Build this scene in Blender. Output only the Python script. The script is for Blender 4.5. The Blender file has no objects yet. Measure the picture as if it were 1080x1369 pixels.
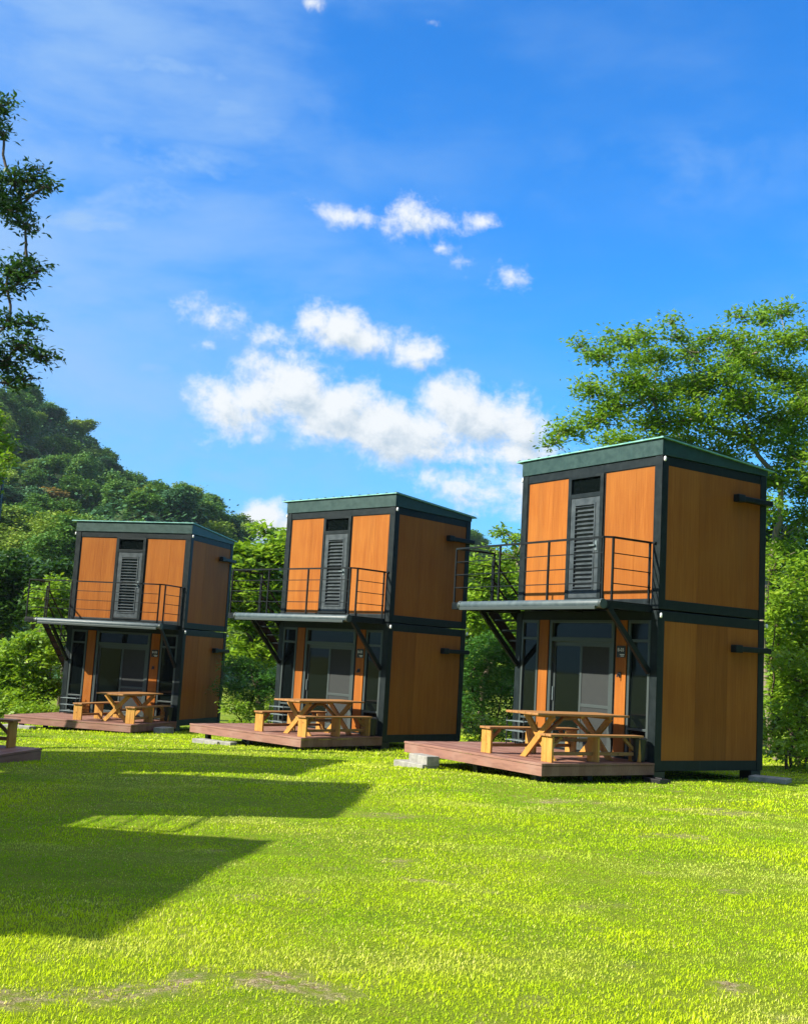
import bpy, math, random
import numpy as np
from mathutils import Vector, Matrix
random.seed(7); rng=np.random.default_rng(11)
S=bpy.context.scene; C=S.collection
# ------------------------------------------------------------ camera
F=1492.4; PITCH=.1317; ROLL=.058; EYE=Vector((0,0,1.6))
_f=Vector((0,math.cos(PITCH),math.sin(PITCH))); _u=Vector((0,-math.sin(PITCH),math.cos(PITCH))); _r=Vector((1,0,0))
c_,s_=math.cos(ROLL),math.sin(ROLL)
RT=c_*_r+s_*_u; UP=-s_*_r+c_*_u
cd=bpy.data.cameras.new('camera'); cam=bpy.data.objects.new('camera',cd); C.objects.link(cam)
cd.sensor_fit='VERTICAL'; cd.sensor_height=36; cd.lens=36*F/1369; cd.clip_start=.1; cd.clip_end=5000
cam.matrix_world=Matrix(((RT.x,UP.x,-_f.x,EYE.x),(RT.y,UP.y,-_f.y,EYE.y),(RT.z,UP.z,-_f.z,EYE.z),(0,0,0,1)))
S.camera=cam
def ray(px,py): return (_f*F+RT*(px-540)-UP*(py-684.5))/F
def at(px,py,Y):
    d=ray(px,py); return EYE+d*(Y/d.y)
# ------------------------------------------------------------ light
SUN_EL=math.radians(36.8); SUNH=Vector((-.95,-.31,0)).normalized()
TOSUN=Vector((SUNH.x*math.cos(SUN_EL),SUNH.y*math.cos(SUN_EL),math.sin(SUN_EL)))
sl=bpy.data.lights.new('sun','SUN'); sl.energy=5.0; sl.angle=math.radians(.53); sl.color=(1,.93,.80)
so=bpy.data.objects.new('sun',sl); C.objects.link(so); so.rotation_euler=TOSUN.to_track_quat('Z','Y').to_euler()
S.view_settings.view_transform='Standard'; S.view_settings.look='None'; S.view_settings.gamma=1; S.view_settings.exposure=1.1
# ------------------------------------------------------------ node helpers
class NT:
    def __init__(s,tree): s.t=tree; s.n=tree.nodes; s.l=tree.links; s.n.clear()
    def new(s,typ,**k):
        n=s.n.new(typ)
        for a,v in k.items():
            if a=='inp':
                for i,x in v.items(): s.put(n,i,x)
            else: setattr(n,a,v)
        return n
    def put(s,n,i,x):
        if isinstance(x,bpy.types.NodeSocket): s.l.new(x,n.inputs[i])
        elif isinstance(x,bpy.types.Node): s.l.new(x.outputs[0],n.inputs[i])
        else: n.inputs[i].default_value=x
    def m(s,op,a,b=0.,c=None,clamp=False):
        n=s.new('ShaderNodeMath',operation=op,use_clamp=clamp); s.put(n,0,a); s.put(n,1,b)
        if c is not None: s.put(n,2,c)
        return n.outputs[0]
    def vm(s,op,a,b=None,scale=None):
        n=s.new('ShaderNodeVectorMath',operation=op); s.put(n,0,a)
        if b is not None: s.put(n,1,b)
        if scale is not None: s.put(n,3,scale)
        return n.outputs['Value'] if op in('LENGTH','DOT_PRODUCT') else n.outputs[0]
    def noise(s,vec,scale,detail=4,rough=.55,dist=0,dim='3D'):
        n=s.new('ShaderNodeTexNoise',noise_dimensions=dim); s.put(n,'Vector',vec)
        s.put(n,'Scale',scale); s.put(n,'Detail',detail); s.put(n,'Roughness',rough); s.put(n,'Distortion',dist); return n.outputs['Fac']
    def ramp(s,f,lo,hi):
        n=s.new('ShaderNodeMapRange',interpolation_type='SMOOTHSTEP'); s.put(n,0,f); s.put(n,1,lo); s.put(n,2,hi); return n.outputs[0]
    def mix(s,f,a,b,typ='MIX'):
        n=s.new('ShaderNodeMix',data_type='RGBA',blend_type=typ); s.put(n,0,f)
        s.put(n,6,(*a,1) if isinstance(a,tuple) and len(a)==3 else a); s.put(n,7,(*b,1) if isinstance(b,tuple) and len(b)==3 else b); return n.outputs[2]
# ------------------------------------------------------------ world: Nishita sky + clouds at infinity
W_=bpy.data.worlds.new('World'); S.world=W_; W_.use_nodes=True; g=NT(W_.node_tree)
sky=g.new('ShaderNodeTexSky',sky_type='NISHITA',sun_disc=False,sun_elevation=SUN_EL,sun_rotation=math.atan2(SUNH.x,SUNH.y),air_density=1.0,dust_density=.35,ozone_density=2.2)
hs=g.new('ShaderNodeHueSaturation',inp={'Saturation':1.32,'Value':1.0,'Color':sky.outputs[0]})
hs=g.mix(1.0,hs.outputs[0],(.47,1.30,1.80),'MULTIPLY')
tc=g.new('ShaderNodeTexCoord'); sx=g.new('ShaderNodeSeparateXYZ',inp={0:tc.outputs['Generated']})
az=g.m('ARCTAN2',sx.outputs[0],sx.outputs[1]); el=g.m('ARCSINE',sx.outputs[2])
P=g.new('ShaderNodeCombineXYZ',inp={0:az,1:el}).outputs[0]
def azel(px,py):
    d=ray(px,py).normalized(); return math.atan2(d.x,d.y),math.asin(d.z)
BL=[(305, 545, 40.28, 38.88, 1.05),(345, 528, 44.52, 43.2, 1.1),(392, 522, 53.0, 43.2, 1.15),(445, 552, 59.36, 41.040000000000006, 1.15),(505, 575, 67.84, 36.72, 1.15),(570, 582, 69.96000000000001, 32.400000000000006, 1.15),(612, 552, 48.760000000000005, 43.2, 1.1),(655, 565, 59.36, 38.88, 1.15),(695, 578, 42.400000000000006, 32.400000000000006, 1.05),(560, 602, 159.0, 19.44, 0.9),(690, 604, 63.6, 32.400000000000006, 0.8),
    (425,428,30,26,.95),(452,440,44,32,1.05),(498,455,46,28,1.0),(552,470,44,24,.85),(298,430,62,38,.60),(352,450,48,28,.52),(275,460,36,20,.45),
    (465,287,70,28,.52),(560,292,84,36,.60),(645,297,66,26,.52),(678,368,56,30,.62),(590,332,40,22,.42),(625,350,50,20,.40),
    (640,655,110,46,.72),(580,640,80,34,.5),(700,650,90,50,.6),(352,702,36,28,1.1),(385,712,46,22,1.0),(575,30,50,22,.16),(415,4,40,20,.26)]
AE=[(azel(px,py),rx,ry,am) for (px,py,rx,ry,am) in BL]
def cloudraw(P,det):
    dens=None
    for (ae,rx,ry,am) in AE:
        d=g.vm('MULTIPLY',g.vm('SUBTRACT',P,(ae[0],ae[1],0)),(F/rx/1.1,F/ry/1.1,0))
        v=g.m('SUBTRACT',am*1.12+.12,g.vm('LENGTH',d))
        dens=v if dens is None else g.new('ShaderNodeMath',operation='SMOOTH_MAX',inp={0:dens,1:v,2:.25}).outputs[0]
    a=g.noise(g.vm('MULTIPLY',P,(1,1.15,1)),21,det,.66,.1,'2D')
    return g.m('ADD',dens,g.m('MULTIPLY',g.m('SUBTRACT',a,.5),2.35))
raw=cloudraw(P,8); raw2=cloudraw(g.vm('ADD',P,(-.008,.012,0)),7)
cl=g.ramp(raw,.02,.98)
lit=g.ramp(g.m('SUBTRACT',g.m('MULTIPLY',g.m('SUBTRACT',raw,raw2),.9),g.m('MULTIPLY',g.m('SUBTRACT',raw,1.0),.20)),-.70,.42)
ccol=g.mix(lit,(3.4,4.2,5.0),(6.0,6.25,6.45))
# thin high cirrus, denser to the left
cn=g.noise(g.vm('MULTIPLY',P,(1.6,4.2,1)),2.6,7,.58,.25); cn2=g.noise(P,5,3,.5)
left=g.ramp(az,.22,-.42)
cir=g.m('MULTIPLY',g.ramp(g.m('ADD',cn,g.m('MULTIPLY',left,.20)),.40,.86),g.m('ADD',.22,g.m('MULTIPLY',left,.62)))
soft=None
for (px,py,rx,ry,am) in((110,290,150,60,1),(240,240,150,60,.9),(230,110,220,50,.9),(180,490,190,40,1),(60,420,120,40,.8),(350,170,120,40,.6),(130,200,140,60,.6),(900,230,220,60,.35),(300,620,260,50,.6)):
    a,e=azel(px,py); L=g.vm('LENGTH',g.vm('MULTIPLY',g.vm('SUBTRACT',P,(a,e,0)),(F/rx,F/ry,0)))
    v=g.m('MULTIPLY',g.ramp(L,1.6,.1),am); soft=v if soft is None else g.m('MAXIMUM',soft,v)
cn3=g.noise(g.vm('MULTIPLY',P,(1,2.0,1)),9,7,.62,.25)
cir=g.m('MAXIMUM',cir,g.m('MULTIPLY',g.m('MULTIPLY',soft,g.ramp(cn3,.34,.70)),.95))
hor=g.m('MULTIPLY',g.ramp(el,.34,.0),.6)
sc=g.mix(hor,hs,(1.5,3.3,5.8))
sc=g.mix(cir,sc,(2.3,3.8,6.1))
ov=g.m('MULTIPLY',g.ramp(el,.68,1.05),.95); sc=g.mix(ov,sc,(7.0,7.4,7.8))  # unseen bright cloud cover added overhead to lighten the shaded lawn
sc=g.mix(g.m('MULTIPLY',cl,g.ramp(el,-.02,.02)),sc,ccol)
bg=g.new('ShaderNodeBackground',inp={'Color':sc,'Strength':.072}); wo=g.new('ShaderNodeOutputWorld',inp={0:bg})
# ------------------------------------------------------------ materials
def mat(name,base,rough=.6,metal=0,spec=.5,fn=None):
    m=bpy.data.materials.new(name); m.use_nodes=True; q=NT(m.node_tree)
    b=q.new('ShaderNodeBsdfPrincipled',inp={'Base Color':(*base,1),'Roughness':rough,'Metallic':metal,'Specular IOR Level':spec})
    o=q.new('ShaderNodeOutputMaterial',inp={0:b})
    if fn: fn(q,b,o)
    return m
def oc(q): return q.new('ShaderNodeTexCoord').outputs['Object']
def bump(q,b,h,st,dist=.01):
    n=q.new('ShaderNodeBump',inp={'Strength':st,'Distance':dist,'Height':h}); q.put(b,'Normal',n)
def f_panel(q,b,o):
    v=oc(q); oi=q.new('ShaderNodeObjectInfo').outputs['Random']
    v2=q.vm('ADD',v,q.new('ShaderNodeCombineXYZ',inp={0:q.m('MULTIPLY',oi,9),1:q.m('MULTIPLY',oi,5),2:0}))
    gr=q.noise(q.vm('MULTIPLY',v2,(62,62,1.6)),1,4,.6,.4); gr2=q.noise(q.vm('MULTIPLY',v2,(6,6,.35)),1,3,.5); bl=q.noise(v2,.9,3,.5)
    col=q.mix(q.ramp(gr,.34,.68),(.265,.080,.013),(.345,.122,.022))
    col=q.mix(q.m('MULTIPLY',q.ramp(gr2,.35,.7),.45),col,(.215,.060,.010))
    col=q.mix(q.m('MULTIPLY',q.ramp(bl,.35,.75),.30),col,(.37,.15,.030))
    dirt=q.noise(q.vm('MULTIPLY',v2,(9,9,.8)),1,5,.65)
    col=q.mix(q.m('MULTIPLY',q.ramp(dirt,.56,.8),.35),col,(.17,.06,.014))
    brd=q.new('ShaderNodeTexWhiteNoise',noise_dimensions='2D',inp={'Vector':q.new('ShaderNodeCombineXYZ',inp={0:q.m('FLOOR',q.m('DIVIDE',q.m('SUBTRACT',q.new('ShaderNodeSeparateXYZ',inp={0:v}).outputs[1],.16),.8033)),1:oi})}).outputs['Value']
    col=q.mix(1.0,col,q.mix(brd,(.82,.80,.78),(1.12,1.12,1.08)),'MULTIPLY')
    st=q.noise(q.vm('MULTIPLY',v2,(3.2,3.2,.16)),1,6,.7,.3); col=q.mix(q.m('MULTIPLY',q.ramp(st,.50,.72),.22),col,(.14,.062,.022))
    q.put(b,'Base Color',col); q.put(b,'Roughness',q.m('ADD',.42,q.m('MULTIPLY',gr,.25))); bump(q,b,gr,.25,.004)
M={}
M['panel']=mat('wood_grain_panel',(.45,.14,.02),.5,fn=f_panel,spec=.10)
def f_steel(c0,c1):
    def f(q,b,o):
        v=oc(q); n=q.noise(v,7,5,.6); n2=q.noise(q.vm('MULTIPLY',v,(14,14,1.2)),1,4,.6)
        col=q.mix(q.ramp(n,.35,.7),c0,c1); col=q.mix(q.m('MULTIPLY',q.ramp(n2,.55,.8),.5),col,tuple(x*1.7+.012 for x in c1))
        q.put(b,'Base Color',col); q.put(b,'Roughness',q.m('ADD',.32,q.m('MULTIPLY',n,.35)))
    return f
M['steel']=mat('dark_slate_steel',(.03,.04,.042),.45,spec=.22,fn=f_steel((.005,.010,.011),(.011,.018,.019)))
M['steel_blk']=mat('black_steel',(.012,.016,.018),.4,spec=.22,fn=f_steel((.004,.007,.008),(.009,.013,.014)))
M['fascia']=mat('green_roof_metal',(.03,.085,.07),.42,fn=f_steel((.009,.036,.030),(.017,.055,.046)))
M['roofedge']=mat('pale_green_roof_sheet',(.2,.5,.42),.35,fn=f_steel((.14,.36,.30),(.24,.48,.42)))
M['awning']=mat('dark_grey_awning_metal',(.07,.1,.105),.35,fn=f_steel((.045,.068,.074),(.075,.105,.11)))
M['silver']=mat('grey_aluminium',(.15,.18,.18),.32,.2,fn=f_steel((.11,.15,.155),(.17,.21,.21)))
M['alu']=mat('grey_frame_aluminium',(.062,.078,.075),.4,.3)
M['louvre']=mat('grey_louvre_metal',(.10,.12,.125),.42,.2,fn=f_steel((.034,.047,.052),(.058,.074,.080)))
def f_glass(q,b,o):
    n=q.noise(oc(q),1.3,2,.5); bump(q,b,n,.05,.02)
M['glass']=mat('dark_window_glass',(.003,.005,.005),.03,0,.16,fn=f_glass)
def f_screen(q,b,o):
    v=oc(q); n=q.noise(v,9,4,.6); q.put(b,'Base Color',q.mix(n,(.010,.015,.016),(.024,.029,.027)))
M['screen']=mat('grey_insect_screen',(.09,.1,.1),.8,fn=f_screen)
def f_deck(q,b,o):
    v=oc(q); sp=q.new('ShaderNodeSeparateXYZ',inp={0:v})
    row=q.m('FLOOR',q.m('DIVIDE',sp.outputs[1],.14))
    rn=q.new('ShaderNodeTexWhiteNoise',noise_dimensions='1D',inp={'W':row}).outputs['Value']
    gr=q.noise(q.vm('MULTIPLY',v,(2.5,60,20)),1,4,.6,.3); bl=q.noise(v,1.6,5,.6)
    col=q.mix(rn,(.21,.095,.066),(.29,.15,.112)); col=q.mix(q.m('MULTIPLY',q.ramp(gr,.4,.7),.4),col,(.085,.040,.032))
    col=q.mix(q.m('MULTIPLY',q.ramp(bl,.48,.75),.5),col,(.34,.215,.17))
    fr=q.m('FRACT',q.m('DIVIDE',sp.outputs[1],.14)); gap=q.m('GREATER_THAN',q.m('ABSOLUTE',q.m('SUBTRACT',fr,.5)),.475)
    gap=q.m('MULTIPLY',gap,q.m('GREATER_THAN',q.new('ShaderNodeSeparateXYZ',inp={0:q.new('ShaderNodeNewGeometry').outputs['Normal']}).outputs[2],.8))
    q.put(b,'Base Color',q.mix(gap,col,(.02,.01,.008))); bump(q,b,q.m('ADD',q.m('MULTIPLY',gap,-1.5),gr),.35,.005)
M['deck']=mat('reddish_composite_board',(.25,.12,.1),.6,fn=f_deck,spec=.3)
def f_wood(ax,c0,c1,c2):
    def f(q,b,o):
        v=oc(q); k=[26,26,26]; k[ax]=1.6
        oi=q.new('ShaderNodeObjectInfo').outputs['Random']; v=q.vm('ADD',v,q.new('ShaderNodeCombineXYZ',inp={0:q.m('MULTIPLY',oi,7),1:q.m('MULTIPLY',oi,4),2:oi}))
        gr=q.noise(q.vm('MULTIPLY',v,tuple(k)),1,5,.6,1.2); bl=q.noise(v,2.2,3,.5); kn=q.new('ShaderNodeTexVoronoi',inp={'Vector':v,'Scale':4.2}).outputs['Distance']
        col=q.mix(q.ramp(gr,.35,.7),c0,c1); col=q.mix(q.m('MULTIPLY',q.ramp(bl,.4,.7),.55),col,c2); col=q.mix(q.m('MULTIPLY',q.ramp(kn,.10,.04),.8),col,(.12,.05,.015))
        wr=q.noise(v,5.5,6,.7); col=q.mix(q.m('MULTIPLY',q.ramp(wr,.50,.72),.5),col,tuple(x*.42 for x in c2))
        q.put(b,'Base Color',col); bump(q,b,gr,.3,.004)
    return f
M['pine_z']=mat('yellow_pine_upright',(.5,.28,.08),.5,fn=f_wood(2,(.42,.205,.040),(.54,.30,.070),(.44,.19,.035)),spec=.3)
M['pine_y']=mat('yellow_pine_plank',(.5,.28,.08),.5,fn=f_wood(1,(.28,.125,.040),(.40,.205,.075),(.33,.17,.07)),spec=.3)
def f_conc(q,b,o):
    v=oc(q); n=q.noise(v,9,6,.65); n2=q.noise(v,60,3,.6); col=q.mix(q.ramp(n,.3,.7),(.19,.185,.165),(.32,.31,.28)); q.put(b,'Base Color',col); bump(q,b,n2,.5,.006)
M['concrete']=mat('weathered_concrete',(.33,.32,.29),.85,fn=f_conc)
M['black']=mat('black_plastic',(.012,.012,.014),.45)
M['white']=mat('white_paint',(.75,.75,.72),.5)
M['bark']=mat('brown_bark',(.09,.06,.035),.85,fn=lambda q,b,o:(q.put(b,'Base Color',q.mix(q.noise(q.vm('MULTIPLY',oc(q),(5,5,1.2)),2,5,.6),(.045,.03,.018),(.14,.10,.06)))))
M['bark_pale']=mat('pale_bark',(.3,.26,.2),.85,fn=lambda q,b,o:(q.put(b,'Base Color',q.mix(q.noise(q.vm('MULTIPLY',oc(q),(4,4,1.5)),2,5,.6),(.13,.105,.07),(.33,.28,.20)))))
def leafmat(name,c0,c1,c2,rough=.45,trans=.35,spec=.4):
    m=bpy.data.materials.new(name); m.use_nodes=True; q=NT(m.node_tree)
    at_=q.new('ShaderNodeAttribute',attribute_name='v'); s=q.new('ShaderNodeSeparateColor',inp={0:at_.outputs['Color']})
    col=q.mix(s.outputs[0],c0,c1); col=q.mix(q.m('MULTIPLY',s.outputs[1],.75),col,c2)
    b=q.new('ShaderNodeBsdfPrincipled',inp={'Base Color':col,'Roughness':rough,'Specular IOR Level':spec})
    t=q.new('ShaderNodeBsdfTranslucent',inp={0:q.mix(.5,col,q.mix(1.0,col,(1.5,1.35,.5),'MULTIPLY'))})
    x=q.new('ShaderNodeMixShader',inp={0:trans,1:b.outputs[0],2:t.outputs[0]}); q.new('ShaderNodeOutputMaterial',inp={0:x}); return m
M['leaf_right']=leafmat('mid_green_leaves',(.085,.20,.014),(.20,.36,.024),(.32,.42,.04),.42,.45)
M['leaf_bright']=leafmat('bright_green_leaves',(.12,.25,.014),(.25,.41,.026),(.38,.48,.05),.38,.42)
M['leaf_dark']=leafmat('dark_green_leaves',(.018,.065,.010),(.046,.125,.015),(.08,.15,.02),.36,.28,.45)
M['leaf_fine']=leafmat('fine_soft_leaves',(.030,.12,.014),(.075,.21,.022),(.10,.24,.03),.5,.35,.25)
M['leaf_hill']=leafmat('hill_leaves',(.045,.13,.022),(.12,.25,.034),(.24,.33,.05),.6,.18,.2)
M['leaf_hill2']=leafmat('hill_leaves_yellow',(.11,.21,.026),(.23,.33,.036),(.34,.38,.06),.6,.18,.2)
M['leaf_hill3']=leafmat('hill_leaves_bluish',(.020,.08,.030),(.055,.145,.045),(.09,.18,.05),.6,.15,.2)
M['leaf_hill4']=leafmat('hill_leaves_tan',(.22,.17,.04),(.34,.25,.06),(.38,.26,.08),.6,.18,.2)
M['grass']=leafmat('grass_blades',(.22,.44,.007),(.53,.67,.014),(.78,.70,.28),.6,.36,.06)
# ------------------------------------------------------------ object helpers
def tag(o,label=None,cat=None,group=None,kind=None):
    for k,v in(('label',label),('category',cat),('group',group),('kind',kind)):
        if v: o[k]=v
    return o
def empty(name,loc,rz=0):
    o=bpy.data.objects.new(name,None); C.objects.link(o); o.location=loc; o.rotation_euler=(0,0,rz); o.empty_display_size=.2; return o
class MB:
    def __init__(s): s.v=[]; s.f=[]
    def box(s,x0,x1,y0,y1,z0,z1,mx=None):
        n=len(s.v); P=[Vector((x,y,z)) for x in(x0,x1) for y in(y0,y1) for z in(z0,z1)]
        if mx is not None: P=[mx@p for p in P]
        s.v+=P; s.f+=[tuple(n+i for i in q) for q in((0,1,3,2),(4,6,7,5),(0,4,5,1),(2,3,7,6),(0,2,6,4),(1,5,7,3))]; return s
    def bar(s,a,b,w,h,up=(0,0,1)):
        a=Vector(a);b=Vector(b); d=(b-a); L=d.length; d.normalize(); u=Vector(up); sd=d.cross(u); sd.normalize(); u=sd.cross(d)
        mx=Matrix(((sd.x,d.x,u.x,a.x),(sd.y,d.y,u.y,a.y),(sd.z,d.z,u.z,a.z),(0,0,0,1)))
        return s.box(-w/2,w/2,0,L,-h/2,h/2,mx)
    def tube(s,pts,rad,n=8,cap=True):
        pts=[Vector(p) for p in pts]; rad=rad if hasattr(rad,'__len__') else [rad]*len(pts); prev=None; ref=None
        for i,p in enumerate(pts):
            d=(pts[min(i+1,len(pts)-1)]-pts[max(i-1,0)]).normalized()
            if ref is None: ref=d.orthogonal().normalized()
            else:
                ref=(ref-d*ref.dot(d)); ref.normalize()
            w=d.cross(ref); k=len(s.v)
            s.v+=[p+(ref*math.cos(2*math.pi*j/n)+w*math.sin(2*math.pi*j/n))*rad[i] for j in range(n)]
            if prev is not None: s.f+=[(prev+j,prev+(j+1)%n,k+(j+1)%n,k+j) for j in range(n)]
            elif cap: s.f.append(tuple(k+j for j in reversed(range(n))))
            prev=k
        if cap: s.f.append(tuple(prev+j for j in range(n)))
        return s
    def prism(s,poly,y0,y1):   # poly of (x,z)
        n=len(s.v);k=len(poly)
        s.v+=[Vector((x,y0,z)) for x,z in poly]+[Vector((x,y1,z)) for x,z in poly]
        s.f+=[tuple(n+i for i in range(k)),tuple(n+k+i for i in reversed(range(k)))]+[(n+i,n+k+i,n+k+(i+1)%k,n+(i+1)%k) for i in range(k)]
        return s
    def build(s,name,m,parent=None,bev=0,smooth=False):
        me=bpy.data.meshes.new(name); me.from_pydata([tuple(v) for v in s.v],[],s.f); me.materials.append(m)
        import bmesh; bm=bmesh.new(); bm.from_mesh(me); bmesh.ops.recalc_face_normals(bm,faces=bm.faces); bm.to_mesh(me); bm.free()
        if smooth: me.polygons.foreach_set('use_smooth',[True]*len(me.polygons))
        o=bpy.data.objects.new(name,me); C.objects.link(o); o.parent=parent
        if bev:
            b=o.modifiers.new('bevel','BEVEL'); b.width=bev; b.segments=2; b.limit_method='ANGLE'
        return o
def each(m,name,mt,parent,bev=0,nv=8):
    """every separate piece of m becomes an object of its own (all pieces have nv vertices)"""
    out=[]
    for k in range(0,len(m.v),nv):
        q=MB(); q.v=m.v[k:k+nv]; q.f=[tuple(i-k for i in f) for f in m.f if k<=f[0]<k+nv]; out.append(q.build(name,mt,parent,bev))
    return out
def kids(o): return [c for c in bpy.data.objects if c.parent==o]
def copy_tree(o,parent=None):
    c=o.copy(); C.objects.link(c); c.parent=parent
    for ch in kids(o): copy_tree(ch,c)
    return c
def arr_mesh(name,V,Fq,m,parent=None,attr=None,k=4):
    """V (n,3) array, Fq (m,k) array, attr (n,2) -> colour attribute v"""
    me=bpy.data.meshes.new(name); nf=len(Fq)
    me.vertices.add(len(V)); me.vertices.foreach_set('co',np.ascontiguousarray(V,dtype=np.float32).ravel())
    me.loops.add(nf*k); me.loops.foreach_set('vertex_index',np.ascontiguousarray(Fq,dtype=np.int32).ravel())
    me.polygons.add(nf); me.polygons.foreach_set('loop_start',np.arange(0,nf*k,k,dtype=np.int32)); me.update(calc_edges=True)
    if attr is not None:
        a=me.color_attributes.new('v','FLOAT_COLOR','POINT'); c=np.zeros((len(V),4),np.float32); c[:,:2]=attr; c[:,3]=1; a.data.foreach_set('color',c.ravel())
    me.materials.append(m); o=bpy.data.objects.new(name,me); C.objects.link(o); o.parent=parent; return o
# ------------------------------------------------------------ ground
def gz(x,y):
    s=(x-4.33)*-.57+(y-18.67)*.81
    s=np.minimum(s,30.)
    return -.05-.041*3*np.log1p(np.exp(s/3.))
def vnoise(x,y,sc,seed=0):
    x=np.asarray(x)*sc+seed*17.3; y=np.asarray(y)*sc-seed*9.1; xi=np.floor(x);yi=np.floor(y);fx=x-xi;fy=y-yi
    fx=fx*fx*(3-2*fx);fy=fy*fy*(3-2*fy)
    h=lambda a,b:(np.sin(a*127.1+b*311.7+seed*3.7)*43758.5453)%1
    return (h(xi,yi)*(1-fx)+h(xi+1,yi)*fx)*(1-fy)+(h(xi,yi+1)*(1-fx)+h(xi+1,yi+1)*fx)*fy
BUMP=lambda x,y:(vnoise(x,y,.9,1)-.5)*.035+(vnoise(x,y,3.1,2)-.5)*.02
WORN=[(-1.18,5.62,.26,.13),(-.50,5.95,.22,.12),(-.30,5.80,.22,.10),(-1.7,5.4,.22,.10),(-.95,5.95,.14,.07),(.9,5.3,.2,.1),(1.55,5.5,.12,.06),(1.6,8.3,.35,.14),(.45,8.9,.35,.13),(3.0,12.2,.9,.3),(.2,12.6,.6,.25),(2.6,9.1,.4,.16),(2.2,15.0,1.1,.35),(4.3,14.5,1.1,.4),(1.9,6.3,.12,.06)]
def worn(x,y):
    m=np.zeros_like(x)
    for cx,cy,rx,ry in WORN: m=np.maximum(m,(1 if cy<6.5 else .55)-((x-cx)/rx)**2*.6-((y-cy)/ry/1.4)**2*.6)
    m=np.clip(m,0,1)**.7
    n=vnoise(x,y*1.8,4,3)*.45+vnoise(x,y*1.6,11,4)*.35+vnoise(x,y,25,13)*.2; big=vnoise(x,y,.8,9)
    return np.clip((m*.74+n*1.25+big*.2-1.0)*2.8,0,1)
def axis(fine0,fine1,step,far):
    a=list(np.arange(fine0,fine1,step)); d=step
    while a[-1]<far: d*=1.25; a.append(a[-1]+d)
    d=step; b=[]; x=fine0
    while x>-far: d*=1.25; x-=d; b.append(x)
    return np.array(b[::-1]+a)
X=axis(-8,8,.16,900); Y=axis(3,34,.16,900); GX,GY=np.meshgrid(X,Y)
nearf=np.clip((45-np.hypot(GX,GY-15))/10,0,1)
GZ=gz(GX,GY)+BUMP(GX,GY)*nearf
V=np.stack([GX,GY,GZ],-1).reshape(-1,3); nx=len(X); ny=len(Y)
I=(np.arange(ny-1)[:,None]*nx+np.arange(nx-1)[None,:]).ravel(); Q=np.stack([I,I+1,I+nx+1,I+nx],-1)
def f_lawn(q,b,o):
    v=oc(q); n=q.noise(v,.55,5,.6); n2=q.noise(v,7,5,.65); n3=q.noise(v,90,4,.7)
    col=q.mix(q.ramp(n,.3,.7),(.11,.19,.005),(.19,.26,.009)); col=q.mix(q.ramp(n2,.35,.75),col,(.20,.24,.02)); col=q.mix(q.m('MULTIPLY',q.ramp(n3,.45,.7),.6),col,(.07,.09,.006))
    a=q.new('ShaderNodeSeparateColor',inp={0:q.new('ShaderNodeAttribute',attribute_name='v').outputs['Color']}).outputs[0]
    a=q.m('MULTIPLY',a,q.ramp(q.noise(v,11,5,.7),.38,.60)); soil=q.mix(q.ramp(q.noise(v,30,5,.7),.35,.65),(.13,.075,.045),(.50,.38,.27))
    q.put(b,'Base Color',q.mix(q.m('MULTIPLY',a,.9),col,soil)); bump(q,b,n3,.8,.03)
M['lawn']=mat('lawn_soil_and_turf',(.1,.2,.01),.9,fn=f_lawn,spec=.15)
wv=worn(V[:,0],V[:,1])
lawn=arr_mesh('lawn',V,Q,M['lawn'],attr=np.stack([wv,wv],-1)); tag(lawn,kind='structure'); lawn.data.polygons.foreach_set('use_smooth',[True]*len(Q))
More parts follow.
